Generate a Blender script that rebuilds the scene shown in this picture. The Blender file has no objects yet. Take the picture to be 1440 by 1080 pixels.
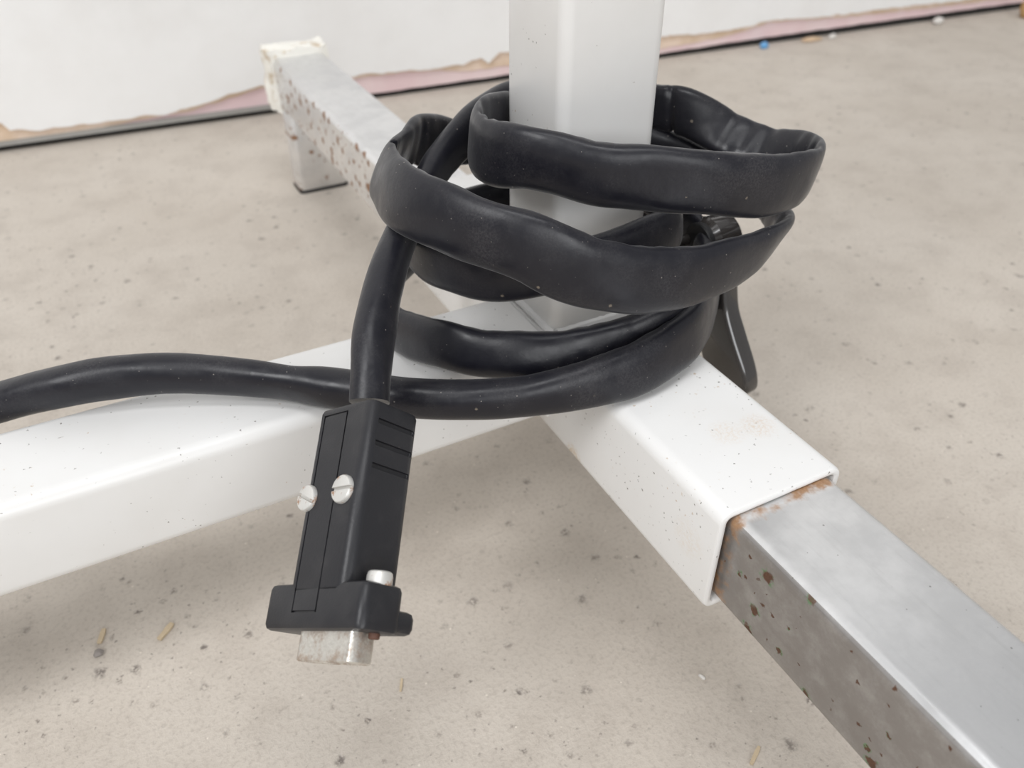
import bpy, bmesh, math, random
from mathutils import Vector, Matrix, noise

# ---------------------------------------------------------------- scale
S = 0.00075                 # metres per drawing unit (about 3/4 mm)
FLOOR = -107.2              # drawing height of the floor


def W(p):
    """drawing units -> metres, floor at zero"""
    return Vector((p[0] * S, p[1] * S, (p[2] - FLOOR) * S))


scene = bpy.context.scene
COL = scene.collection

# ---------------------------------------------------------------- camera
cam_data = bpy.data.cameras.new('camera')
cam = bpy.data.objects.new('camera', cam_data)
COL.objects.link(cam)
cam_data.sensor_width = 36.0
cam_data.sensor_fit = 'HORIZONTAL'
cam_data.lens = 1164.8 / 1440 * 36.0
cam_data.clip_start = 0.005
cam_data.clip_end = 50
right = Vector((0.88667822, -0.46238072, -0.00240914))
fwd = Vector((0.36731083, 0.70751437, -0.60374347))
up = right.cross(fwd)
m = Matrix((right, up, -fwd)).transposed().to_4x4()
m.translation = W((-137.81, -126.49, 184.36))
cam.matrix_world = m
cam_data.dof.use_dof = True
cam_data.dof.focus_distance = 262 * S
cam_data.dof.aperture_fstop = 19.0
scene.camera = cam

# ---------------------------------------------------------------- light
world = bpy.data.worlds.new('room_light')
scene.world = world
world.use_nodes = True
world.node_tree.nodes['Background'].inputs[0].default_value = (0.985, 0.99, 1.0, 1)
world.node_tree.nodes['Background'].inputs[1].default_value = 0.42


def area(name, loc, target, sx, sy, power, color=(1, 1, 1)):
    d = bpy.data.lights.new(name, 'AREA')
    d.shape = 'RECTANGLE'
    d.size, d.size_y = sx, sy
    d.energy = power
    d.color = color
    o = bpy.data.objects.new(name, d)
    COL.objects.link(o)
    o.location = loc
    o.rotation_euler = (Vector(target) - Vector(loc)).to_track_quat('-Z', 'Y').to_euler()
    return o


area('overhead_panel', (-0.05, -0.40, 2.3), (0.0, -0.30, 0), 1.3, 0.45, 15, (0.985, 0.99, 1.0))  # fluorescent ceiling panel, placed by the floor shadows
area('front_fill_light', (-0.4, -3.0, 1.35), (-0.1, 0.0, 0.25), 2.2, 1.4, 46, (0.975, 0.988, 1.0))  # added fill from behind the camera, no window known; brightens the post
area('overhead_panel', (-2.2, -0.8, 2.3), (-1.2, -0.3, 0), 0.9, 1.3, 50, (0.985, 0.99, 1.0))  # added fill panel on the left, lifts the left-facing sides

scene.view_settings.view_transform = 'Standard'
scene.view_settings.look = 'None'
scene.view_settings.exposure = 0.0
scene.view_settings.gamma = 1.0
scene.view_settings.use_curve_mapping = False


# ---------------------------------------------------------------- material helpers
class Mat:
    def __init__(self, name):
        self.m = bpy.data.materials.new(name)
        self.m.use_nodes = True
        self.t = self.m.node_tree
        self.b = self.t.nodes['Principled BSDF']
        tc = self.t.nodes.new('ShaderNodeTexCoord')
        mp = self.t.nodes.new('ShaderNodeMapping')
        k = 1.0 / S
        mp.inputs['Scale'].default_value = (k, k, k)
        self.t.links.new(tc.outputs['Object'], mp.inputs['Vector'])
        self.co = mp.outputs[0]

    def n(self, kind, **kw):
        nd = self.t.nodes.new(kind)
        for k, v in kw.items():
            setattr(nd, k, v)
        return nd

    def link(self, a, b):
        self.t.links.new(a, b)

    def set(self, inp, v):
        if isinstance(v, (int, float, tuple)):
            if isinstance(v, tuple) and len(v) == 3:
                v = v + (1,)
            self.b.inputs[inp].default_value = v
        else:
            self.link(v, self.b.inputs[inp])

    def math(self, op, a, b=0.0, clamp=False):
        nd = self.n('ShaderNodeMath', operation=op, use_clamp=clamp)
        for i, v in enumerate((a, b)):
            if isinstance(v, (int, float)):
                nd.inputs[i].default_value = v
            else:
                self.link(v, nd.inputs[i])
        return nd.outputs[0]

    def noise(self, scale, detail=3, rough=0.55, dist=0.0, co=None):
        nd = self.n('ShaderNodeTexNoise')
        nd.inputs['Scale'].default_value = scale
        nd.inputs['Detail'].default_value = detail
        nd.inputs['Roughness'].default_value = rough
        nd.inputs['Distortion'].default_value = dist
        self.link(co or self.co, nd.inputs['Vector'])
        return nd.outputs['Fac']

    def ramp(self, fac, lo, hi, a=0.0, b=1.0):
        nd = self.n('ShaderNodeMapRange', interpolation_type='SMOOTHSTEP')
        self.link(fac, nd.inputs['Value'])
        nd.inputs['From Min'].default_value = lo
        nd.inputs['From Max'].default_value = hi
        nd.inputs['To Min'].default_value = a
        nd.inputs['To Max'].default_value = b
        return nd.outputs[0]

    def mix(self, fac, a, b):
        nd = self.n('ShaderNodeMix', data_type='RGBA')
        for sock, v in ((nd.inputs[0], fac), (nd.inputs[6], a), (nd.inputs[7], b)):
            if isinstance(v, (int, float)):
                sock.default_value = v
            elif isinstance(v, tuple):
                sock.default_value = v + (1,) if len(v) == 3 else v
            else:
                self.link(v, sock)
        return nd.outputs[2]

    def offset(self, v, stretch=(1, 1, 1)):
        mp = self.n('ShaderNodeMapping')
        mp.inputs['Location'].default_value = v
        mp.inputs['Scale'].default_value = stretch
        self.link(self.co, mp.inputs['Vector'])
        return mp.outputs[0]

    def wobble(self, amount, scale, co=None):
        co = co or self.co
        nd = self.n('ShaderNodeTexNoise')
        nd.inputs['Scale'].default_value = scale
        nd.inputs['Detail'].default_value = 3
        self.link(co, nd.inputs['Vector'])
        sub = self.n('ShaderNodeVectorMath', operation='MULTIPLY_ADD')
        self.link(nd.outputs['Color'], sub.inputs[0])
        sub.inputs[1].default_value = (amount,) * 3
        self.link(co, sub.inputs[2])
        return sub.outputs[0]

    def spots(self, cell, radius, density, wob=0.0, co=None, seed=0.0, soft=0.5, flat=None):
        """irregular spots: one per voronoi cell of the given size, a share of the cells only"""
        co = co or self.offset((seed, seed * 0.7, seed * 1.3))
        if flat in ('yz', 'xz'):
            sx = self.n('ShaderNodeSeparateXYZ')
            self.link(co, sx.inputs[0])
            cx = self.n('ShaderNodeCombineXYZ')
            self.link(sx.outputs[1 if flat == 'yz' else 0], cx.inputs[0])
            self.link(sx.outputs[2], cx.inputs[1])
            co = cx.outputs[0]
        if wob:
            co = self.wobble(wob, 1.6 / max(wob, 0.2), co)
        v = self.n('ShaderNodeTexVoronoi')
        if flat:
            v.voronoi_dimensions = '2D'
        v.inputs['Scale'].default_value = 1.0 / cell
        self.link(co, v.inputs['Vector'])
        d = self.math('MULTIPLY', v.outputs['Distance'], cell)
        sep = self.n('ShaderNodeSeparateColor')
        self.link(v.outputs['Color'], sep.inputs[0])
        r = self.math('MULTIPLY', sep.outputs[1], radius)
        r = self.math('ADD', r, radius * 0.35)
        q = self.math('DIVIDE', d, r)
        s = self.ramp(q, 1.0 - soft, 1.0, 1.0, 0.0)
        gate = self.math('LESS_THAN', sep.outputs[0], density)
        return self.math('MULTIPLY', s, gate)

    def near(self, p, rad):
        """soft ball mask round a point of the object's own space"""
        nd = self.n('ShaderNodeVectorMath', operation='DISTANCE')
        self.link(self.co, nd.inputs[0])
        nd.inputs[1].default_value = p
        return self.ramp(nd.outputs['Value'], rad * 0.3, rad, 1.0, 0.0)

    def axis(self, i):
        s = self.n('ShaderNodeSeparateXYZ')
        self.link(self.co, s.inputs[0])
        return s.outputs[i]

    def bump(self, h, strength, dist):
        nd = self.n('ShaderNodeBump')
        nd.inputs['Strength'].default_value = strength
        nd.inputs['Distance'].default_value = dist * S
        self.link(h, nd.inputs['Height'])
        self.link(nd.outputs[0], self.b.inputs['Normal'])


M = {}

# concrete floor
a = Mat('concrete')
big = a.noise(0.006, 4, 0.6)
mid = a.noise(0.03, 5, 0.65)
fine = a.noise(0.5, 4, 0.65)
c = a.mix(a.ramp(big, 0.3, 0.7), (0.505, 0.452, 0.392), (0.56, 0.508, 0.447))
c = a.mix(a.ramp(mid, 0.42, 0.7, 0, 0.3), c, (0.345, 0.298, 0.255))
c = a.mix(a.ramp(fine, 0.46, 0.74, 0, 0.38), c, (0.29, 0.25, 0.215))
patch = a.ramp(a.noise(0.014, 3), 0.4, 0.62, 0.25, 1.0)
lump = a.spots(19, 2.8, 0.55, 4.0, seed=11, soft=0.9, flat='xy')
lump = a.math('MULTIPLY', a.math('MULTIPLY', lump, patch), a.ramp(a.noise(0.55, 3), 0.36, 0.56))
c = a.mix(a.math('MULTIPLY', lump, 0.85), c, (0.12, 0.10, 0.09))
smudge = a.math('MULTIPLY', a.spots(10, 1.7, 0.45, 4.5, seed=57, soft=0.9, flat='xy'), a.math('MULTIPLY', patch, a.ramp(a.noise(0.9, 3), 0.34, 0.6)))
c = a.mix(a.math('MULTIPLY', smudge, 0.7), c, (0.17, 0.14, 0.12))
sp = a.math('MULTIPLY', a.spots(6.0, 0.62, 0.4, 2.2, seed=37, soft=0.8, flat='xy'), patch)
c = a.mix(a.math('MULTIPLY', sp, 0.6), c, (0.12, 0.10, 0.09))
li = a.spots(17, 0.5, 0.4, 0.3, seed=81, flat='xy')
c = a.mix(a.math('MULTIPLY', li, 0.8), c, (0.70, 0.64, 0.56))
a.set('Base Color', c)
a.set('Roughness', 0.78)
a.bump(a.math('SUBTRACT', fine, a.math('MULTIPLY', lump, 0.8)), 0.5, 0.8)
M['concrete'] = a.m


def white_paint(name, stains=(), speck=0.55, tone=0.775):
    a = Mat(name)
    c = a.mix(a.ramp(a.noise(0.02, 4), 0.35, 0.75), (tone, tone * 0.992, tone * 0.975), (tone * 0.96, tone * 0.945, tone * 0.92))
    dirt = a.math('MULTIPLY', a.ramp(a.noise(0.03, 3), 0.36, 0.6), 0.95)
    s1 = a.math('MULTIPLY', a.spots(2.6, 0.40, speck, 1.5, seed=5), dirt)
    c = a.mix(s1, c, (0.12, 0.10, 0.08))
    s2 = a.math('MULTIPLY', a.spots(2.6, 0.5, speck * 0.7, 1.5, seed=23), a.ramp(a.noise(0.04, 3, co=a.offset((40, 7, 3))), 0.5, 0.7))
    c = a.mix(a.math('MULTIPLY', s2, 0.8), c, (0.45, 0.30, 0.16))
    streak = a.spots(3.2, 0.42, 0.05, 1.0, co=a.offset((3, 9, 2), (0.4, 1.3, 1.0)))
    c = a.mix(a.math('MULTIPLY', streak, 0.6), c, (0.28, 0.25, 0.22))
    for p, rad, col, st in stains:
        mk = a.math('MULTIPLY', a.near(p, rad), a.ramp(a.noise(0.9, 5, 0.75), 0.38, 0.7))
        c = a.mix(a.math('MULTIPLY', mk, st), c, col)
    a.set('Base Color', c)
    a.set('Roughness', 0.33)
    a.b.inputs['Specular IOR Level'].default_value = 0.4
    a.bump(a.noise(0.12, 3), 0.06, 1.2)
    return a.m


def steel(name, face_spots, radius, dens, rim, rust_band=None, rough=0.3, base=(0.87, 0.872, 0.875), side_shade=0.0, flat='yz'):
    a = Mat(name)
    cl = a.noise(0.05, 5, 0.65)
    c = a.mix(a.ramp(cl, 0.35, 0.7), base, tuple(v * 0.86 for v in base))
    sc = a.noise(0.4, 3, 0.6, co=a.offset((0, 0, 0), (1, 0.12, 1)))
    c = a.mix(a.ramp(sc, 0.5, 0.8, 0, 0.2), c, tuple(v * 0.6 for v in base))
    tiny = a.spots(2.4, 0.35, 0.12, 0.3, seed=3)
    c = a.mix(a.math('MULTIPLY', tiny, 0.55), c, (0.13, 0.12, 0.11))
    # rust has settled on the upright side of the tube
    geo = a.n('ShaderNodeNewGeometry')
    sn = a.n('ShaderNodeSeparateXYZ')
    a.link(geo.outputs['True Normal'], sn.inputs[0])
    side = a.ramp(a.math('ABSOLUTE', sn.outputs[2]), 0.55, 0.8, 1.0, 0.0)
    grp = a.ramp(a.noise(0.045, 2, co=a.offset((8, 3, 21))), 0.3, 0.4)
    wide = a.math('MULTIPLY', a.spots(face_spots, radius * 1.45, dens, radius * 2.4, seed=9, soft=0.45, flat=flat), a.math('MULTIPLY', side, grp))
    core = a.math('MULTIPLY', a.spots(face_spots, radius, dens, radius * 2.4, seed=9, soft=0.45, flat=flat), a.math('MULTIPLY', side, grp))
    mini = a.math('MULTIPLY', a.spots(4.5, radius * 0.33, 0.22, radius, seed=19, soft=0.5, flat=flat), a.math('MULTIPLY', side, grp))
    core = a.math('MAXIMUM', core, mini)
    dull = a.math('MULTIPLY', side, a.ramp(a.noise(0.09, 5, 0.7), 0.2, 0.6, side_shade * 0.75, side_shade))  # shade painted into the upright faces as a brown-grey darkening
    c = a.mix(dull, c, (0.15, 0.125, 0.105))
    if rim:
        c = a.mix(a.math('MULTIPLY', wide, a.ramp(a.noise(0.6, 2), 0.4, 0.62, 0, 0.75)), c, rim)
    rc = a.mix(a.noise(1.3, 3), (0.05, 0.022, 0.012), (0.16, 0.075, 0.04))
    if not rim:
        rc = a.mix(a.noise(0.6, 3), (0.16, 0.08, 0.045), (0.34, 0.2, 0.12))
    c = a.mix(core, c, rc)
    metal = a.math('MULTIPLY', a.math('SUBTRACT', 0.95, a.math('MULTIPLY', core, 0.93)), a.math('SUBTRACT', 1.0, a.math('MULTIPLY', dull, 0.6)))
    ro = a.math('ADD', a.ramp(cl, 0.3, 0.7, rough, rough + 0.12), a.math('MULTIPLY', core, 0.4))
    if rust_band:
        y0, y1 = rust_band
        bd = a.ramp(a.math('ADD', a.axis(1), a.math('MULTIPLY', a.noise(0.35, 3), 7.0)), y0, y1)
        bd = a.math('MULTIPLY', bd, a.ramp(a.noise(0.16, 3), 0.38, 0.62))
        c = a.mix(bd, c, a.mix(a.noise(1.0, 3), (0.24, 0.11, 0.05), (0.5, 0.33, 0.2)))
        metal = a.math('MULTIPLY', metal, a.math('SUBTRACT', 1.0, bd))
    a.set('Base Color', c)
    a.set('Metallic', metal)
    a.set('Roughness', ro)
    a.bump(a.math('SUBTRACT', a.noise(0.2, 3), a.math('MULTIPLY', core, 0.6)), 0.08, 0.8)
    return a.m


M['paint'] = white_paint('white_powder_coat')
M['paint_sleeve'] = white_paint('white_powder_coat_stained', speck=0.8, stains=(
    ((13.5, -101, 0), 8, (0.6, 0.42, 0.26), 0.5), ((1.5, -99, 0), 8, (0.64, 0.48, 0.32), 0.4),
    ((-25, -45, -43), 7, (0.55, 0.33, 0.08), 1.0), ((-25, -117, -22), 10, (0.64, 0.5, 0.34), 0.3)))
M['paint_post_lit'] = white_paint('white_powder_coat_post_lit', speck=0.08, tone=0.84)  # same paint as the base, lightened for the stronger light on the post
M['steel_green'] = steel('galvanised_steel_mossy_rust', 12.0, 2.3, 0.5, (0.12, 0.32, 0.13), (-1.0, 3.0), rough=0.27, side_shade=0.8)
M['steel_rust'] = steel('galvanised_steel_brown_rust', 10.0, 3.0, 0.75, None, rough=0.34)

M['steel_foot'] = steel('galvanised_steel_foot', 11.0, 2.6, 0.55, None, rough=0.34, flat='xz')

# cable rubber: dull black with dust
a = Mat('black_rubber_sheath')
dust = a.ramp(a.noise(0.045, 4, 0.6), 0.4, 0.75, 0.0, 0.4)
dust2 = a.math('MULTIPLY', dust, a.ramp(a.noise(1.4, 3, 0.7), 0.3, 0.75))
c = a.mix(dust2, (0.007, 0.007, 0.0115), (0.085, 0.080, 0.082))
dot = a.math('MULTIPLY', a.spots(1.6, 0.24, 0.26, 0.25, seed=4), a.ramp(a.noise(0.06, 2), 0.4, 0.62))
c = a.mix(a.math('MULTIPLY', dot, 0.75), c, (0.34, 0.31, 0.28))
dot2 = a.math('MULTIPLY', a.spots(3.5, 0.6, 0.05, 0.7, seed=14), 0.5)
c = a.mix(dot2, c, (0.30, 0.25, 0.19))
a.set('Base Color', c)
a.set('Roughness', a.ramp(a.noise(0.09, 3), 0.3, 0.7, 0.3, 0.46))
a.b.inputs['Sheen Weight'].default_value = 0.12
a.b.inputs['Sheen Roughness'].default_value = 0.4
a.b.inputs['Specular IOR Level'].default_value = 0.42
a.bump(a.noise(0.22, 3), 0.12, 1.0)
M['rubber'] = a.m

a = Mat('black_moulded_plastic')
c = a.mix(a.ramp(a.noise(0.12, 4), 0.45, 0.75, 0, 0.5), (0.018, 0.018, 0.021), (0.036, 0.035, 0.037))
scuff = a.math('MULTIPLY', a.spots(6, 0.45, 0.2, 0.9, seed=2), a.ramp(a.noise(0.1, 2), 0.5, 0.65))
c = a.mix(a.math('MULTIPLY', scuff, 0.6), c, (0.22, 0.19, 0.17))
a.set('Base Color', c)
a.set('Roughness', 0.38)
a.b.inputs['Specular IOR Level'].default_value = 0.42
a.bump(a.noise(1.6, 2), 0.16, 0.3)
M['plastic'] = a.m

a = Mat('groove_black')
a.set('Base Color', (0.012, 0.012, 0.013))
a.set('Roughness', 0.5)
M['plastic_dark'] = a.m

a = Mat('gloss_black_plastic')
a.set('Base Color', (0.034, 0.030, 0.028))
a.set('Roughness', 0.2)
a.b.inputs['Coat Weight'].default_value = 1.0
a.b.inputs['Coat Roughness'].default_value = 0.06
a.bump(a.noise(0.08, 2), 0.15, 1.5)
M['gloss'] = a.m

a = Mat('zinc_screw_with_rust')
r = a.ramp(a.noise(0.22, 4, 0.65), 0.54, 0.66)
c = a.mix(r, (0.70, 0.69, 0.66), a.mix(a.noise(1.5, 2), (0.2, 0.08, 0.03), (0.42, 0.2, 0.08)))
a.set('Base Color', c)
a.set('Metallic', a.math('SUBTRACT', 0.55, a.math('MULTIPLY', r, 0.55)))
a.set('Roughness', 0.45)
M['zinc'] = a.m

a = Mat('tarnished_connector_shell')
r = a.ramp(a.noise(0.2, 5, 0.72), 0.42, 0.66, 0, 0.85)
c = a.mix(r, (0.74, 0.72, 0.67), a.mix(a.noise(0.8, 2), (0.14, 0.07, 0.035), (0.4, 0.3, 0.22)))
a.set('Base Color', c)
a.set('Metallic', a.math('SUBTRACT', 0.9, a.math('MULTIPLY', r, 0.7)))
a.set('Roughness', 0.34)
a.bump(a.noise(0.35, 3), 0.35, 1.0)
M['shell'] = a.m

a = Mat('black_rubber_foot')
a.set('Base Color', (0.015, 0.015, 0.015))
a.set('Roughness', 0.7)
M['foot'] = a.m

a = Mat('flaking_white_filler')
r = a.ramp(a.noise(0.09, 4, 0.7), 0.52, 0.66)
c = a.mix(r, (0.82, 0.80, 0.74), (0.55, 0.45, 0.33))
c = a.mix(a.math('MULTIPLY', a.spots(9, 1.3, 0.3, 1.2, seed=6), 0.8), c, (0.16, 0.12, 0.09))
a.set('Base Color', c)
a.set('Roughness', 0.8)
a.bump(a.noise(0.15, 4), 0.5, 2.0)
M['filler'] = a.m

a = Mat('white_wall_paint')
c = a.mix(a.ramp(a.noise(0.012, 5, 0.6), 0.35, 0.75), (0.80, 0.797, 0.79), (0.76, 0.752, 0.74))
c = a.mix(a.math('MULTIPLY', a.spots(60, 4, 0.2, 6, seed=4, soft=0.9), 0.25), c, (0.5, 0.46, 0.42))
a.set('Base Color', c)
a.set('Roughness', 0.6)
a.bump(a.noise(0.03, 4), 0.2, 4)
M['wall'] = a.m

a = Mat('torn_tan_paper')
c = a.mix(a.ramp(a.noise(0.03, 4, 0.6), 0.35, 0.7), (0.62, 0.47, 0.34), (0.74, 0.60, 0.50))
a.set('Base Color', c)
a.set('Roughness', 0.85)
M['paper'] = a.m

a = Mat('pink_board')
c = a.mix(a.ramp(a.noise(0.02, 4), 0.35, 0.7), (0.70, 0.53, 0.54), (0.74, 0.60, 0.60))
a.set('Base Color', c)
a.set('Roughness', 0.8)
M['pink'] = a.m

a = Mat('grey_metal_strip')
c = a.mix(a.noise(0.03, 4), (0.25, 0.245, 0.23), (0.36, 0.35, 0.33))
a.set('Base Color', c)
a.set('Roughness', 0.55)
M['strip'] = a.m

a = Mat('gap_shade_black')
a.set('Base Color', (0.02, 0.018, 0.016))  # near-black colour standing in for shade under the wall
a.set('Roughness', 0.9)
M['gap'] = a.m


def plain(name, col, rough=0.7):
    a = Mat(name)
    c = a.mix(a.noise(0.8, 3), tuple(v * 0.75 for v in col), col)
    a.set('Base Color', c)
    a.set('Roughness', rough)
    return a.m


M['wood'] = plain('pale_wood', (0.62, 0.5, 0.34))
M['crumb'] = plain('white_crumb', (0.75, 0.72, 0.68))
M['stone'] = plain('grey_grit', (0.3, 0.27, 0.25))
M['blue'] = plain('blue_plastic', (0.16, 0.42, 0.75), 0.4)
M['tan'] = plain('tan_scrap', (0.66, 0.48, 0.32))
M['brown'] = plain('brown_scrap', (0.42, 0.25, 0.1))


# ---------------------------------------------------------------- object helpers
def empty(name, loc, parent=None):
    o = bpy.data.objects.new(name, None)
    o.empty_display_size = 0.01
    COL.objects.link(o)
    o['_org'] = tuple(loc)
    if parent:
        o.parent = parent
        po = parent['_org']
        o.location = Vector(loc[i] - po[i] for i in range(3)) * S
    else:
        o.location = W(loc)
    return o


def obj(name, verts, faces, mat, parent=None, org=None, smooth=True, angle=40):
    """mesh in drawing units; org = its origin"""
    if org is None:
        org = tuple(parent['_org']) if parent else (0, 0, FLOOR)
    me = bpy.data.meshes.new(name)
    me.from_pydata([((v[0] - org[0]) * S, (v[1] - org[1]) * S, (v[2] - org[2]) * S) for v in verts], [], faces)
    bm = bmesh.new()
    bm.from_mesh(me)
    bmesh.ops.recalc_face_normals(bm, faces=bm.faces)
    bm.to_mesh(me)
    bm.free()
    if smooth:
        me.shade_smooth()
        me.set_sharp_from_angle(angle=math.radians(angle))
    me.materials.append(mat)
    o = bpy.data.objects.new(name, me)
    COL.objects.link(o)
    o['_org'] = tuple(org)
    if parent:
        o.parent = parent
        po = parent['_org']
        o.location = Vector((org[0] - po[0], org[1] - po[1], org[2] - po[2])) * S
    else:
        o.location = W(org)
    return o


def tag(o, label, cat, group=None):
    o['label'] = label
    o['category'] = cat
    if group:
        o['group'] = group
    return o


def rrect(u0, u1, v0, v1, r, seg=6):
    pts = []
    for cu, cv, a0 in ((u1 - r, v1 - r, 0), (u0 + r, v1 - r, 90), (u0 + r, v0 + r, 180), (u1 - r, v0 + r, 270)):
        for k in range(seg + 1):
            t = math.radians(a0 + 90 * k / seg)
            pts.append((cu + r * math.cos(t), cv + r * math.sin(t)))
    return pts


def loft(rings, closed_ring=True, caps=True, loop=False):
    verts = [v for r in rings for v in r]
    n = len(rings[0])
    faces = []
    m_ = len(rings)
    for i in range(m_ if loop else m_ - 1):
        j = (i + 1) % m_
        for k in range(n):
            l = (k + 1) % n
            faces.append((i * n + k, i * n + l, j * n + l, j * n + k))
    if caps and not loop:
        faces.append(tuple(range(n))[::-1])
        faces.append(tuple((m_ - 1) * n + k for k in range(n)))
    return verts, faces


def put(axis, u, v, w):
    # profile (u, v) swept along an axis at w
    if axis == 'x':
        return (w, u, v)
    if axis == 'y':
        return (u, w, v)
    return (u, v, w)


def box_tube(axis, w0, w1, u0, u1, v0, v1, r, wall=None, rim=1.0):
    """rounded square tube; hollow and open at both ends when wall is given"""
    def ring(d, w):
        rr = max(r - d, 0.6)
        return [put(axis, u, v, w) for u, v in rrect(u0 + d, u1 - d, v0 + d, v1 - d, rr)]
    if wall:
        rings = []
        q = rim * 0.3
        rings += [ring(wall, w0 + rim), ring(wall - q, w0 + q), ring(wall - rim, w0), ring(rim, w0), ring(q, w0 + q), ring(0, w0 + rim)]
        rings += [ring(0, w1 - rim), ring(q, w1 - q), ring(rim, w1), ring(wall - rim, w1), ring(wall - q, w1 - q), ring(wall, w1 - rim)]
        return loft(rings, loop=True)
    q = rim * 0.3
    return loft([ring(rim, w0), ring(q, w0 + q), ring(0, w0 + rim), ring(0, w1 - rim), ring(q, w1 - q), ring(rim, w1)])


def merge(*parts):
    V, F = [], []
    for v, f in parts:
        b = len(V)
        V += v
        F += [tuple(i + b for i in q) for q in f]
    return V, F


def catmull(P, n):
    """P: list of tuples of any length -> densely sampled list"""
    out = []
    D = len(P[0])
    Q = [P[0]] + list(P) + [P[-1]]
    for i in range(1, len(Q) - 2):
        a_, b_, c_, d_ = Q[i - 1], Q[i], Q[i + 1], Q[i + 2]
        for k in range(n):
            t = k / n
            out.append(tuple(0.5 * ((2 * b_[j]) + (-a_[j] + c_[j]) * t + (2 * a_[j] - 5 * b_[j] + 4 * c_[j] - d_[j]) * t * t
                                    + (-a_[j] + 3 * b_[j] - 3 * c_[j] + d_[j]) * t ** 3) for j in range(D)))
    out.append(tuple(P[-1]))
    return out


def bead(path, r, seed=0, closed=False, n=8):
    """lumpy weld bead along a poly-line"""
    rings = []
    m_ = len(path)
    for i, p in enumerate(path):
        a_ = Vector(path[i - 1] if (i or closed) else path[i])
        b_ = Vector(path[(i + 1) % m_] if (i < m_ - 1 or closed) else path[i])
        t = (b_ - a_).normalized()
        u = t.orthogonal().normalized()
        v = t.cross(u)
        rr = r * (1 + 0.3 * noise.noise((i * 0.9, seed, 0)))
        rings.append([tuple(Vector(p) + rr * (math.cos(2 * math.pi * k / n) * u + math.sin(2 * math.pi * k / n) * v)) for k in range(n)])
    return loft(rings, caps=not closed, loop=closed)


def cyl(center, axis, r, length, seg=24, chamfer=0.0):
    ax = Vector(axis).normalized()
    u = ax.orthogonal().normalized()
    v = ax.cross(u)
    c0 = Vector(center)
    rings = []
    prof = [(r - chamfer, 0), (r, chamfer), (r, length - chamfer), (r - chamfer, length)] if chamfer else [(r, 0), (r, length)]
    for rr, h_ in prof:
        rings.append([tuple(c0 + ax * h_ + rr * (math.cos(2 * math.pi * k / seg) * u + math.sin(2 * math.pi * k / seg) * v)) for k in range(seg)])
    return loft(rings)


# ---------------------------------------------------------------- the setting
rnd = random.Random(5)
v, f = [(-2600, -1800, FLOOR), (2600, -1800, FLOOR), (2600, 900, FLOOR), (-2600, 900, FLOOR),
        (-2600, -1800, FLOOR - 40), (2600, -1800, FLOOR - 40), (2600, 900, FLOOR - 40), (-2600, 900, FLOOR - 40)], \
       [(0, 1, 2, 3), (7, 6, 5, 4), (0, 4, 5, 1), (1, 5, 6, 2), (2, 6, 7, 3), (3, 7, 4, 0)]
floor = obj('floor', v, f, M['concrete'], smooth=False)
floor['kind'] = 'structure'

WT = Vector((0.99796586, -0.06375061, 0))
WN = Vector((0.06375061, 0.99796586, 0))
WD = 738.98


def wp(t, z, off):
    p = WT * t + WN * (WD + off)
    return (p.x, p.y, z)


def slab(outline, off0, off1):
    n = len(outline)
    verts = [wp(t, z, off0) for t, z in outline] + [wp(t, z, off1) for t, z in outline]
    faces = [tuple(range(n)), tuple(range(2 * n - 1, n - 1, -1))]
    for k in range(n):
        l = (k + 1) % n
        faces.append((k, l, n + l, n + k))
    return verts, faces


def ragged(pts, amp, step, seed):
    out = []
    for (t0, z0), (t1, z1) in zip(pts, pts[1:]):
        n = max(1, int(abs(t1 - t0) / step))
        for k in range(n):
            q = k / n
            t = t0 + (t1 - t0) * q
            out.append((t, z0 + (z1 - z0) * q + amp * noise.fractal((t * 0.09, seed, 0), 0.8, 2.0, 3)))
    out.append(pts[-1])
    return out


TOP = 1500
T0, T1 = -1500, 2300
core_pts = [(T0, -98), (-262, -98), (-13, -98), (60, -100.5), (110, -101.5), (250, -101), (463, -100.5), (578, -99), (748, -98.5), (1042, -98.5), (T1, -98.5)]
v, f = slab(ragged(core_pts, 0.9, 14, 3.1) + [(T1, TOP), (T0, TOP)], 0, 60)
wall = obj('wall_back', v, f, M['pink'], smooth=False)
wall['kind'] = 'structure'
wall['label'] = 'white wall with torn lower edge showing pink board'

paper_pts = [(T0, -97), (-262, -99), (-227, -98.8), (-191, -98.6), (-163, -97), (-133, -95), (-94, -93.5), (-53, -86.3), (-21, -80.5), (30, -80), (74.5, -82.6), (136.5, -83.6),
             (172.6, -86.5), (197, -90.8), (250, -91), (330, -93), (461, -95), (498, -93.5), (536, -91), (575, -87.8), (606, -80.5), (678, -84), (744, -87), (837, -88.5), (1000, -90), (T1, -91)]
v, f = slab(ragged(paper_pts, 1.4, 6, 7.7) + [(T1, TOP - 1), (T0, TOP - 1)], -1.2, -0.02)
obj('torn_paper_layer', v, f, M['paper'], wall, smooth=False)
white_pts = [(T0, -88), (-300, -84), (-254, -79.5), (-249, -88), (-224, -91), (-188, -91), (-161, -92.2), (-132, -91), (-114, -93), (-94, -90), (-73, -86), (-52, -82), (-31, -78.8), (-9, -76.5),
             (40, -78), (74, -80.3), (82, -77.9), (101, -80.2), (137, -80.8), (169, -83.2), (197, -82.5), (218, -77.8), (227, -85), (240, -74.2), (320, -79), (460, -80.2), (496, -82.5), (547, -82.8), (574, -81.4),
             (606, -77.9), (635, -79.1), (678, -81.6), (743, -81.9), (834, -81.7), (907, -83.8), (1100, -83), (T1, -84)]
v, f = slab(ragged(white_pts, 1.6, 5, 1.3) + [(T1, TOP - 2), (T0, TOP - 2)], -4.2, -1.25)
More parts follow.
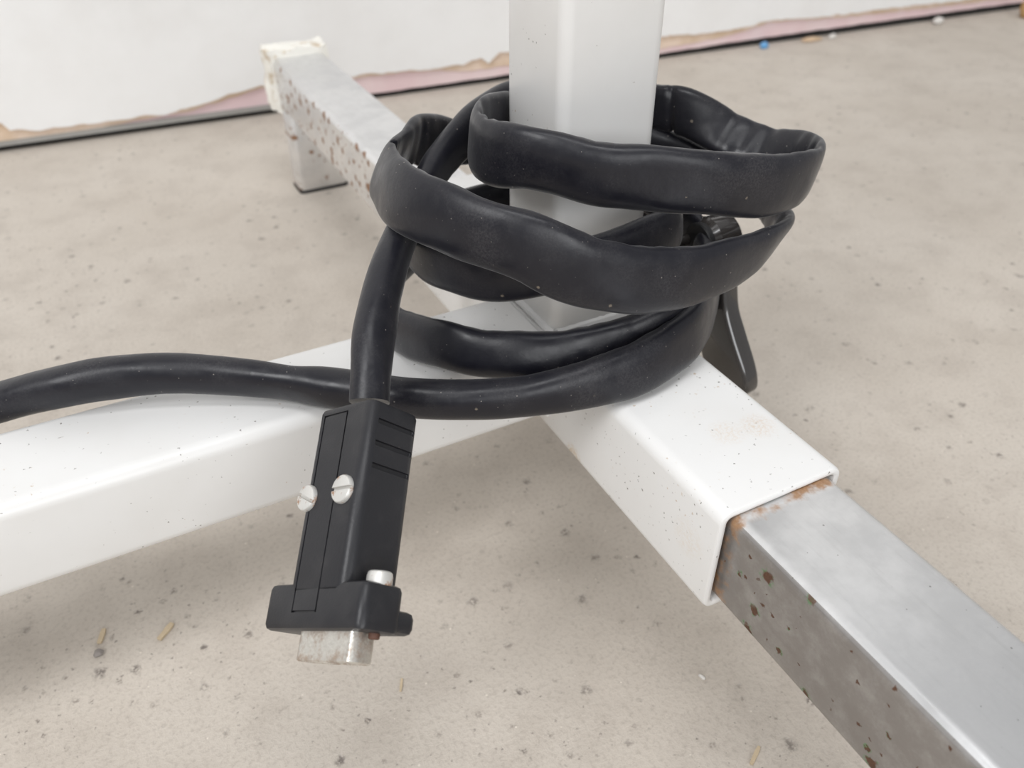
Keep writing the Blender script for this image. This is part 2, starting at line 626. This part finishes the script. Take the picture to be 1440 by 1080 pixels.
obj('white_plaster_layer', v, f, M['wall'], wall, smooth=False)
v, f = slab([(T0, FLOOR), (T1, FLOOR), (T1, -97), (T0, -97)], 2.5, 59)
bk = obj('gap_shade_slab', v, f, M['gap'], wall, smooth=False)  # slab just behind the wall face, painted black as the gap's shade
v, f = slab([(T0, -101.2), (-8, -101.6), (-6, -97.6), (T0, -97.2)], -4.4, 50)
strip = obj('baseboard_back', v, f, M['strip'], smooth=False)
strip['kind'] = 'structure'
strip['label'] = 'thin grey strip along the foot of the wall'

# ---------------------------------------------------------------- the white stand
PX0, PX1, PY0, PY1 = 3.83, 44.6, 110.4, 151.2
SH, BH = -45.6, -37.4
stand = empty('stand_base', (25, 130, 0))
tag(stand, 'white painted square post welded onto a three-way tube base', 'stand')
v, f = box_tube('z', 0.3, 760, PX0, PX1, PY0, PY1, 4.5, rim=0.8)
obj('post', v, f, M['paint_post_lit'], stand)
v, f = box_tube('y', 0.5, 272, 0, 50, SH, 0, 5.0, wall=3.0, rim=1.1)
obj('sleeve', v, f, M['paint_sleeve'], stand)
v, f = box_tube('x', -520, 0.4, 105.9, 149.4, BH, 0, 5.0, rim=0.8)
obj('crossbeam', v, f, M['paint'], stand)
sq = [(PX0, PY0), (PX1, PY0), (PX1, PY1), (PX0, PY1)]
path = []
for i in range(4):
    (x0, y0), (x1, y1) = sq[i], sq[(i + 1) % 4]
    for k in range(26):
        q = k / 26
        path.append((x0 + (x1 - x0) * q, y0 + (y1 - y0) * q, 0.6))
v, f = bead(path, 1.9, 2.0, closed=True)
obj('weld_bead', v, f, M['paint'], stand)
path = [(-0.4, 105.8, -36 + 32 * k / 24) for k in range(25)]
v, f = bead(path, 1.2, 5.0)
obj('weld_bead', v, f, M['paint'], stand)

# clamp lever beside the post
HUB = (70.5, 106.5, 26.5)
v, f = cyl(HUB, (1, 0, 0), 10.6, 14.0, 32, 2.2)
lever_hub = obj('clamp_lever', v, f, M['gloss'], stand, org=HUB)
v, f = cyl((PX1 - 0.2, 113.0, 26), (1, 0, 0), 2.4, 26, 20, 0.3)
obj('threaded_stud', v, f, M['gloss'], lever_hub)
v, f = cyl((68, 106.5, 26.5), (1, 0, 0), 8.8, 3, 32, 0.5)
obj('black_collar', v, f, M['plastic_dark'], lever_hub)
rings = []
arm = catmull([(79.0, 106, 25, 8.5, 4.4), (78.6, 104, 14, 8.8, 4.2), (78.4, 100.5, -2, 10.2, 4.2), (79.2, 95, -15, 12.0, 4.4), (80.6, 88, -28, 13.0, 4.2), (81.2, 84.5, -35, 12.0, 3.6), (81.4, 83.2, -37.5, 9.0, 2.4)], 6)
for i, q in enumerate(arm):
    a_, b_ = arm[max(i - 1, 0)], arm[min(i + 1, len(arm) - 1)]
    t = (Vector(b_[:3]) - Vector(a_[:3])).normalized()
    u = Vector((1, 0, 0))
    u = (u - t * u.dot(t)).normalized()
    w_ = t.cross(u)
    rings.append([tuple(Vector(q[:3]) + u * x + w_ * y) for x, y in rrect(-q[4], q[4], -q[3], q[3], 1.8, 3)])
v, f = loft(rings)
obj('arm', v, f, M['gloss'], lever_hub)


# ---------------------------------------------------------------- steel leg tubes
def leg_bar(y_in, y_out, mat, label, seed):
    s = 1 if y_out > y_in else -1
    o = empty('steel_leg_bar', (25.7, (y_in + y_out) / 2, FLOOR))
    tag(o, label, 'steel bar')
    X0, X1, Z0, Z1 = 4.8, 46.4, -42.4, -3.2
    v, f = box_tube('y', min(y_in, y_out), max(y_in, y_out), X0, X1, Z0, Z1, 4.2, wall=2.4, rim=0.7)
    obj('tube', v, f, mat, o, org=(25.7, 0, -20))
    yf0, yf1 = (y_out - s * 26, y_out - s * 2)
    v, f = box_tube('z', FLOOR + 2.5, Z0 + 0.2, X0 + 0.4, X1 - 0.4, min(yf0, yf1), max(yf0, yf1), 4.0, rim=0.5)
    ft = obj('foot', v, f, M['steel_foot'], o, org=(25.7, y_out, -20))
    v, f = box_tube('z', FLOOR, FLOOR + 2.5, X0 - 0.2, X1 + 0.2, min(yf0, yf1) - 0.6, max(yf0, yf1) + 0.6, 4.0, rim=0.5)
    obj('rubber_pad', v, f, M['foot'], ft)
    # crumbled white end plug
    me = bmesh.new()
    bmesh.ops.create_cube(me, size=1.0)
    bmesh.ops.subdivide_edges(me, edges=me.edges[:], cuts=7, use_grid_fill=True)
    V, F = [], []
    for q in me.verts:
        p = Vector((25.6 + q.co.x * 48, y_out + s * 9 + q.co.y * 26, -21.5 + q.co.z * 47))
        d = noise.noise_vector(p * 0.11 + Vector((seed, 0, 0))) * 2.6 + noise.noise_vector(p * 0.3 + Vector((0, seed, 0))) * 1.2
        V.append(tuple(p + d))
    me.verts.index_update()
    F = [tuple(x.index for x in q.verts) for q in me.faces]
    me.free()
    obj('end_plug', V, F, M['filler'], o)
    return o


leg_bar(158, 556, M['steel_rust'], 'brown-spotted steel tube with a short foot, reaching toward the wall', 1.0)
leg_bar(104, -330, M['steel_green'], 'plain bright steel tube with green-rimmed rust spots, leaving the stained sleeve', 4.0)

# ---------------------------------------------------------------- cable
# stretch, x, y, z, half width, half thickness, roll about the cable (degrees)
CABLE = [
# CABLE_POINTS_BEGIN
    ('tail', -370.0, 150.0, -100.0, 7.0, 6.5, 0),
    ('tail', -320.0, 178.0, -98.0, 7.0, 6.5, 0),
    ('tail', -272.0, 186.0, -74.0, 7.0, 6.5, 0),
    ('tail', -240.0, 180.0, -32.0, 7.0, 6.5, 0),
    ('tail', -208.5, 168.0, -4.1, 7.0, 7.0, 0),
    ('tail', -192.4, 160.0, 3.4, 7.0, 6.5, 0),
    ('tail', -168.1, 149.0, 10.0, 7.5, 6.5, 0),
    ('tail', -145.2, 141.0, 11.7, 7.5, 6.5, 0),
    ('tail', -123.0, 131.0, 10.6, 7.0, 6.0, 0),
    ('tail', -101.5, 118.0, 8.3, 7.5, 5.5, 20),
    ('tail', -85.0, 104.4, 8.5, 7.5, 6.5, 0),
    ('C2', -66.7, 90.5, 8.0, 7.0, 6.5, 0),
    ('C2', -47.6, 79.1, 8.0, 7.0, 6.5, 0),
    ('C2', -27.6, 69.8, 9.0, 7.5, 6.0, 0),
    ('C2', -2.6, 63.9, 11.0, 9.5, 5.5, -15),
    ('C2', 21.7, 64.4, 13.0, 10.5, 4.8, -15),
    ('C2', 44.3, 72.8, 15.0, 10.5, 4.2, -10),
    ('C2b', 71.1, 97.5, 8.4, 9.5, 4.0, 0),
    ('C2b', 83.1, 125.0, 8.0, 9.0, 5.0, 0),
    ('C2b', 73.4, 152.6, 10.8, 8.0, 6.0, 0),
    ('C2b', 47.5, 172.8, 12.6, 8.0, 6.0, 0),
    ('C2b', 13.6, 185.9, 12.5, 8.0, 6.0, 0),
    ('C1', -14.5, 182.4, 13.6, 8.0, 6.0, 0),
    ('C1', -38.6, 167.9, 13.8, 8.0, 5.0, 0),
    ('C1', -51.2, 154.2, 8.8, 8.5, 5.0, 0),
    ('C1', -54.2, 135.4, 7.8, 9.0, 4.5, -10),
    ('C1', -46.2, 106.1, 14.0, 9.0, 4.5, -20),
    ('C1', -30.7, 90.8, 14.0, 9.0, 5.0, -20),
    ('C1', -8.4, 78.8, 14.5, 9.0, 5.0, -20),
    ('C1', 12.9, 74.7, 17.0, 8.5, 5.0, -10),
    ('C1', 31.2, 74.6, 21.0, 7.5, 4.5, 0),
    ('C1r', 57.0, 89.0, 20.0, 8.0, 4.5, 0),
    ('C1r', 69.2, 105.2, 24.9, 8.5, 3.6, 0),
    ('C1r', 71.3, 122.1, 29.1, 8.5, 3.6, 0),
    ('Bk1', 59.7, 157.4, 27.5, 8.0, 6.0, 0),
    ('Bk1', 32.6, 173.8, 29.4, 8.0, 6.0, 0),
    ('Bk1', 9.4, 176.8, 29.7, 8.0, 5.5, 0),
    ('B', -18.6, 166.5, 32.6, 9.0, 5.0, 0),
    ('B', -38.5, 147.6, 37.8, 9.5, 4.5, 0),
    ('B', -43.1, 120.7, 42.0, 10.0, 4.5, 0),
    ('B', -28.6, 99.6, 41.8, 10.5, 4.5, 0),
    ('B', -6.9, 88.3, 44.5, 9.5, 4.5, 0),
    ('B', 18.1, 86.6, 46.2, 8.5, 4.2, -15),
    ('B', 36.4, 90.7, 45.6, 8.5, 3.5, -15),
    ('B', 48.0, 97.1, 44.1, 9.0, 2.8, -10),
    ('Bk2', 55.5, 107.8, 41.9, 9.0, 2.8, 0),
    ('Bk2', 63.0, 126.5, 38.7, 8.5, 3.6, 0),
    ('Bk2', 52.8, 165.5, 40.4, 8.0, 5.5, 0),
    ('Bk2', 23.3, 183.1, 48.8, 8.5, 5.0, 0),
    ('A', -5.0, 179.7, 57.5, 9.5, 4.0, 0),
    ('A', -20.8, 171.1, 64.4, 10.0, 3.4, 0),
    ('A', -29.3, 165.3, 66.7, 10.0, 2.8, -10),
    ('A', -37.9, 157.4, 66.8, 10.5, 2.8, -25),
    ('A', -46.9, 147.4, 67.5, 11.0, 2.8, -25),
    ('A', -50.3, 139.1, 67.5, 11.0, 3.2, -22),
    ('A', -51.7, 113.9, 68.4, 11.5, 4.2, -18),
    ('A', -42.3, 91.0, 67.3, 11.2, 4.8, -10),
    ('A', -28.3, 74.7, 63.2, 11.2, 5.0, -8),
    ('A', -8.3, 64.3, 54.1, 11.2, 5.0, -8),
    ('A', 17.0, 60.2, 47.4, 11.0, 5.0, -4),
    ('A', 46.5, 62.9, 44.3, 10.5, 4.5, 4),
    ('A', 68.1, 69.7, 42.9, 9.5, 3.6, 18),
    ('A', 82.2, 78.2, 40.9, 8.5, 2.8, 24),
    ('Ab', 94.9, 94.1, 38.3, 7.0, 3.0, 10),
    ('Ab', 99.9, 111.8, 38.6, 7.5, 4.0, 0),
    ('Ab', 85.9, 139.3, 47.1, 8.0, 5.0, 0),
    ('Ab', 64.4, 157.2, 55.8, 8.0, 5.0, 0),
    ('Ab', 36.4, 169.5, 62.1, 8.0, 5.0, 0),
    ('Ab', 11.8, 159.8, 71.6, 9.0, 4.0, 0),
    ('L1', -3.2, 149.5, 75.6, 10.0, 3.0, 0),
    ('L1', -13.7, 139.2, 76.4, 10.8, 2.8, -6),
    ('L1', -19.1, 128.5, 76.8, 11.2, 3.0, -6),
    ('L1', -19.1, 117.3, 77.6, 11.2, 3.8, -4),
    ('L1', -13.2, 102.9, 79.6, 10.5, 4.6, 0),
    ('L1', 2.9, 88.9, 76.7, 10.5, 5.0, 0),
    ('L1', 23.0, 77.3, 74.4, 11.0, 5.0, 0),
    ('L1', 46.7, 69.5, 70.6, 11.0, 4.8, 0),
    ('L1', 71.6, 70.2, 66.1, 10.8, 4.0, 0),
    ('L1', 87.4, 75.5, 63.8, 10.5, 3.0, 8),
    ('L1b', 97.1, 84.0, 62.9, 10.0, 2.8, 10),
    ('L1b', 102.1, 97.1, 61.1, 9.5, 3.0, 25),
    ('L1b', 100.1, 111.7, 58.8, 9.5, 3.4, 42),
    ('L1b', 92.8, 126.8, 61.5, 9.5, 3.8, 50),
    ('L1b', 82.3, 141.2, 67.5, 9.5, 4.0, 15),
    ('L1b', 75.5, 149.2, 68.0, 9.5, 4.0, 0),
    ('L1b', 59.8, 163.0, 69.9, 8.5, 5.5, 0),
    ('L1b', 35.5, 174.5, 71.8, 8.0, 6.0, 0),
    ('H', 11.3, 172.4, 71.8, 8.0, 5.5, 0),
    ('H', -12.5, 158.9, 67.0, 7.5, 4.6, 15),
    ('H', -32.5, 144.4, 58.6, 7.0, 5.0, 0),
    ('H', -51.2, 122.6, 52.5, 7.0, 5.6, 0),
    ('H', -66.3, 101.2, 47.3, 7.0, 5.8, 15),
    ('H', -76.1, 86.0, 39.8, 7.2, 6.0, 30),
    ('H', -81.8, 76.5, 31.3, 7.0, 6.2, 0),
    ('H', -84.7, 71.1, 26.1, 6.5, 6.2, 0),
# CABLE_POINTS_END
]
cable = empty('connector_cable', (-20, 90, 0))
tag(cable, 'flattened black rubber cable coiled round the white post, ending in a plug', 'cable')
pts = catmull([c_[1:] for c_ in CABLE], 10)
NSEG = 28
rings = []
L = len(pts)
P = [Vector(q[:3]) for q in pts]
arc = [0.0]
for i in range(1, L):
    arc.append(arc[-1] + (P[i] - P[i - 1]).length)
for i in range(L):
    t = (P[min(i + 1, L - 1)] - P[max(i - 1, 0)]).normalized()
    t0 = (P[i] - P[max(i - 2, 0)]).normalized() if i > 1 else t
    t1 = (P[min(i + 2, L - 1)] - P[i]).normalized() if i < L - 2 else t
    bend = t1 - t0
    curv = bend.length / max(1e-3, (arc[min(i + 2, L - 1)] - arc[max(i - 2, 0)]) * 0.5)
    inward = bend.normalized() if bend.length > 1e-6 else Vector((0, 0, 1))
    u = Vector((0, 0, 1))
    u = u - t * u.dot(t)
    if u.length < 0.2:
        u = Vector((1, 0, 0)) - t * t.x
    u.normalize()
    u = Matrix.Rotation(math.radians(pts[i][5]), 3, t) @ u
    w_ = t.cross(u)
    hw, ht = pts[i][3], pts[i][4]
    s_ = arc[i]
    hw *= 1 + 0.05 * noise.noise((s_ * 0.045, 3.3, 0))
    flat = max(0.0, min(1.0, (hw - ht) / 4.0))
    mid = u * (0.9 * flat * noise.noise((s_ * 0.05, 9.1, 0))) + w_ * (0.6 * flat * noise.noise((s_ * 0.06, 1.7, 4)))
    ring = []
    for k in range(NSEG):
        th = 2 * math.pi * k / NSEG
        cx_, sy_ = math.cos(th), math.sin(th)
        e = 0.86
        x = hw * math.copysign(abs(cx_) ** e, cx_)
        y = ht * math.copysign(abs(sy_) ** e, sy_)
        p = P[i] + mid + u * x + w_ * y
        nrm = (u * (cx_ / hw) + w_ * (sy_ / ht)).normalized()
        inn = max(0.0, nrm.dot(inward))
        cv = min(1.0, curv * 14)
        d = 0.35 * noise.noise((s_ * 0.07, th * 0.9, 2.0)) * (0.4 + flat)
        d -= inn * cv * flat * (0.7 + 1.1 * math.sin(s_ * 0.62 + 1.3 * math.sin(s_ * 0.17)))
        # long shallow hollow in the flattened stretches
        d -= 1.0 * flat * (abs(sy_) ** 3) * (0.5 + noise.noise((s_ * 0.03, 7.0 + (1 if sy_ > 0 else 0), 0)))
        ring.append(tuple(p + nrm * d))
    rings.append(ring)
v, f = loft(rings)
obj('sheath', v, f, M['rubber'], cable, angle=70)

# ---------------------------------------------------------------- plug
HA = Vector((-.496, .694, -.522)).normalized()
HB = Vector((.733, .012, -.68))
HB = (HB - HA * HB.dot(HA)).normalized()
HC = HA.cross(HB)
HO = Vector((-87.4, 56.2, 39.8))


def hp(a_, b_, c_):
    return HO + HA * a_ + HB * b_ + HC * c_


def hbox(a0, a1, b0, b1, c0, c1, r, rim):
    rings = []
    for d, c_ in ((rim, c0), (rim * 0.3, c0 + rim * 0.3), (0, c0 + rim), (0, c1 - rim), (rim * 0.3, c1 - rim * 0.3), (rim, c1)):
        rings.append([tuple(hp(x, y, c_)) for x, y in rrect(a0 + d, a1 - d, b0 + d, b1 - d, max(r - d, 0.25), 6)])
    return loft(rings)


v, f = hbox(0, 25, 0, 19, 0, 55, 3.2, 1.5)
plug = obj('plug_hood', v, f, M['plastic'], cable, org=tuple(HO))
# grip grooves cut into the narrow side
cut_parts = [hbox(-2, 1.1, 3.2, 17.2, c0, c0 + 1.6, 0.25, 0.2) for c0 in (5.4, 11.9, 18.5)]
for a0, a1, c0, c1 in ((10.4, 10.95, 2.4, 59.5), (20.9, 21.45, 2.4, 59.5), (10.4, 21.45, 2.4, 2.95), (10.4, 21.45, 58.95, 59.5)):
    cut_parts.append(hbox(a0, a1, -1.0, 0.5, c0, c1, 0.05, 0.04))
# flange with its two ears
v, f = merge(hbox(-8.5, 34.5, 0.0, 14, 51.5, 64, 2.6, 1.6), hbox(-8.0, 34.0, 10, 19.5, 57.5, 63.6, 2.4, 1.8))
flange = obj('plug_flange', v, f, M['plastic'], cable, org=tuple(HO))
v, f = merge(*cut_parts)
cutter = obj('cutter', v, f, M['plastic_dark'], cable, org=tuple(HO), smooth=False)
bpy.context.view_layer.update()
for body in (plug, flange):
    md = body.modifiers.new('cut', 'BOOLEAN')
    md.operation = 'DIFFERENCE'
    md.object = cutter
    md.solver = 'EXACT'
    md.use_self = True
    dg = bpy.context.evaluated_depsgraph_get()
    new = bpy.data.meshes.new_from_object(body.evaluated_get(dg))
    body.modifiers.clear()
    body.data = new
    new.shade_smooth()
    new.set_sharp_from_angle(angle=math.radians(35))
bpy.data.objects.remove(cutter)


# metal D-shaped shell
def dring(c_, grow):
    out = []
    a0, a1, b0, b1, sl, r = -3.6 - grow, 21 + grow, 3.0 - grow, 12.0 + grow, 1.6, 2.6
    for x, y in rrect(a0, a1, b0, b1, r, 6):
        q = (y - b0) / (b1 - b0)
        x2 = x + (sl * q if x < (a0 + a1) / 2 else -sl * q)
        wv = 0.35 * math.sin(x * 0.9) if y < 4 else 0
        out.append(tuple(hp(x2, y + wv, c_)))
    return out


v, f = loft([dring(63.5, 0), dring(71.4, 0), dring(71.8, -0.4), dring(71.4, -0.9), dring(65, -0.9)])
obj('metal_shell', v, f, M['shell'], cable, org=tuple(HO + HC * 70))


def screw(a_, b_, c_, axis, rot, r, h_, parent, dome=0.6):
    """slotted screw head"""
    ax = axis.normalized()
    u = ax.orthogonal().normalized()
    u = Matrix.Rotation(rot, 3, ax) @ u
    w2 = ax.cross(u)
    c0 = hp(a_, b_, c_)
    sw = r * 0.13
    V, F = [], []
    bm = bmesh.new()
    for sgn in (1, -1):
        prof = []
        n = 18
        t0 = math.asin(sw / r)
        for k in range(n + 1):
            t = t0 + (math.pi - 2 * t0) * k / n
            prof.append((r * math.cos(t), sgn * r * math.sin(t)))
        rings_ = []
        for sc, hh in ((1.0, 0), (1.0, h_ * 0.6), (0.93, h_ * 0.9), (0.8, h_)):
            rings_.append([tuple(c0 + u * (x * sc) + w2 * (sgn * max(abs(y) * sc, sw)) + ax * hh) for x, y in prof])
        V_, F_ = loft(rings_)
        b = len(V)
        V += V_
        F += [tuple(i + b for i in q) for q in F_]
    bm.free()
    base = cyl(tuple(c0 - ax * 0.3), ax, r * 0.97, h_ * 0.5, 28)
    v, f = merge((V, F), base)
    return obj('screw', v, f, M['zinc'], parent, org=tuple(c0), angle=30)


screw(6.6, 0.2, 26.5, -HB, 1.75, 4.1, 1.7, plug)
screw(22.4, 0.2, 27.5, -HB, 1.35, 3.9, 1.7, plug)
screw(-4.6, 7.6, 51.6, -HC, 0.6, 3.5, 3.4, flange)
v, f = cyl(tuple(hp(-5.0, 8.0, 63.5)), HC, 1.5, 2.0, 16, 0.3)
obj('jack_screw_tip', v, f, plain('rusty_screw_tip', (0.12, 0.055, 0.035)), flange)


# ---------------------------------------------------------------- litter on the floor
def lump(name, x, y, sx, sy, sz, rz, mat, label, cat, seed, group=None):
    bm = bmesh.new()
    bmesh.ops.create_icosphere(bm, subdivisions=2, radius=1.0)
    V = []
    for q in bm.verts:
        d = 1 + 0.35 * noise.noise(q.co * 1.3 + Vector((seed, 0, 0)))
        p = Vector((q.co.x * sx * d, q.co.y * sy * d, q.co.z * sz * d))
        p.rotate(Matrix.Rotation(rz, 3, 'Z'))
        V.append(p)
    low = min(p.z for p in V)
    V = [(x + p.x, y + p.y, FLOOR + p.z - low * 0.85) for p in V]
    F = [tuple(t.index for t in q.verts) for q in bm.faces]
    bm.free()
    o = obj(name, V, F, mat, org=(x, y, FLOOR), angle=25)
    return tag(o, label, cat, group)


def chip(x, y, l, w, h_, rz, label):
    V = []
    for i in range(6):
        q = i / 5 - 0.5
        ww = w * (1 - 0.5 * abs(q)) * (1 + 0.4 * noise.noise((i * 1.7, x, y)))
        for s1, s2 in ((-1, 0), (1, 0), (1, 1), (-1, 1)):
            p = Vector((q * l, s1 * ww / 2, s2 * h_ + 0.3 * abs(q)))
            p.rotate(Matrix.Rotation(rz, 3, 'Z'))
            V.append((x + p.x, y + p.y, FLOOR + p.z))
    F = []
    for i in range(5):
        for k in range(4):
            l_ = (k + 1) % 4
            F.append((i * 4 + k, i * 4 + l_, (i + 1) * 4 + l_, (i + 1) * 4 + k))
    F += [(0, 1, 2, 3), (20, 21, 22, 23)]
    o = obj('wood_chip', V, F, M['wood'], org=(x, y, FLOOR), smooth=False)
    return tag(o, label, 'wood chip')


chip(-192, 140, 7, 2.2, 0.9, 1.2, 'pale ragged wood splinter on the concrete under the crossbeam, beside a grey pebble')
chip(-168, 130, 8.5, 2.6, 1.0, 0.75, 'pale square-cut wood chip on the concrete beside the plug')
chip(-90, 61, 5.5, 1.0, 0.6, 1.1, 'thin straw-like splinter on the concrete below the metal plug shell')
chip(14, -26, 8, 1.6, 0.8, 0.5, 'dull brown wood sliver on the concrete beside the bright steel tube')
lump('pebble', -194, 131.5, 2.0, 1.7, 1.2, 0.3, M['stone'], 'small grey pebble on the concrete beside the ragged wood splinter', 'pebble', 2.0)
lump('crumb', 17, 9, 0.9, 1.6, 0.7, 0.4, M['crumb'], 'white elongated crumb on the concrete beside the bright steel tube', 'crumb', 3.0)
lump('plastic_scrap', 640, 686, 7, 5, 4, 0.4, M['blue'], 'small light blue plastic scrap at the foot of the wall', 'scrap', 5.0)
lump('tan_scrap', 716, 682, 16, 4, 3, -0.1, M['tan'], 'flat tan scrap at the foot of the wall beside the blue bit', 'scrap', 6.0)
lump('plaster_crumb', 750, 680, 6, 4, 3, 0.2, M['crumb'], 'pale plaster crumb at the foot of the wall next to the tan scrap', 'crumb', 7.0)
lump('plaster_crumb', 930, 668, 9, 6, 4, 0.2, M['crumb'], 'larger pale plaster crumb lying against the dark gap under the wall', 'crumb', 8.0)
lump('brown_scrap', 1064, 634, 12, 9, 13, 0.2, M['brown'], 'lumpy brown scrap standing near the wall at the far end', 'scrap', 9.0)

for o in list(bpy.data.objects):
    if '_org' in o:
        del o['_org']
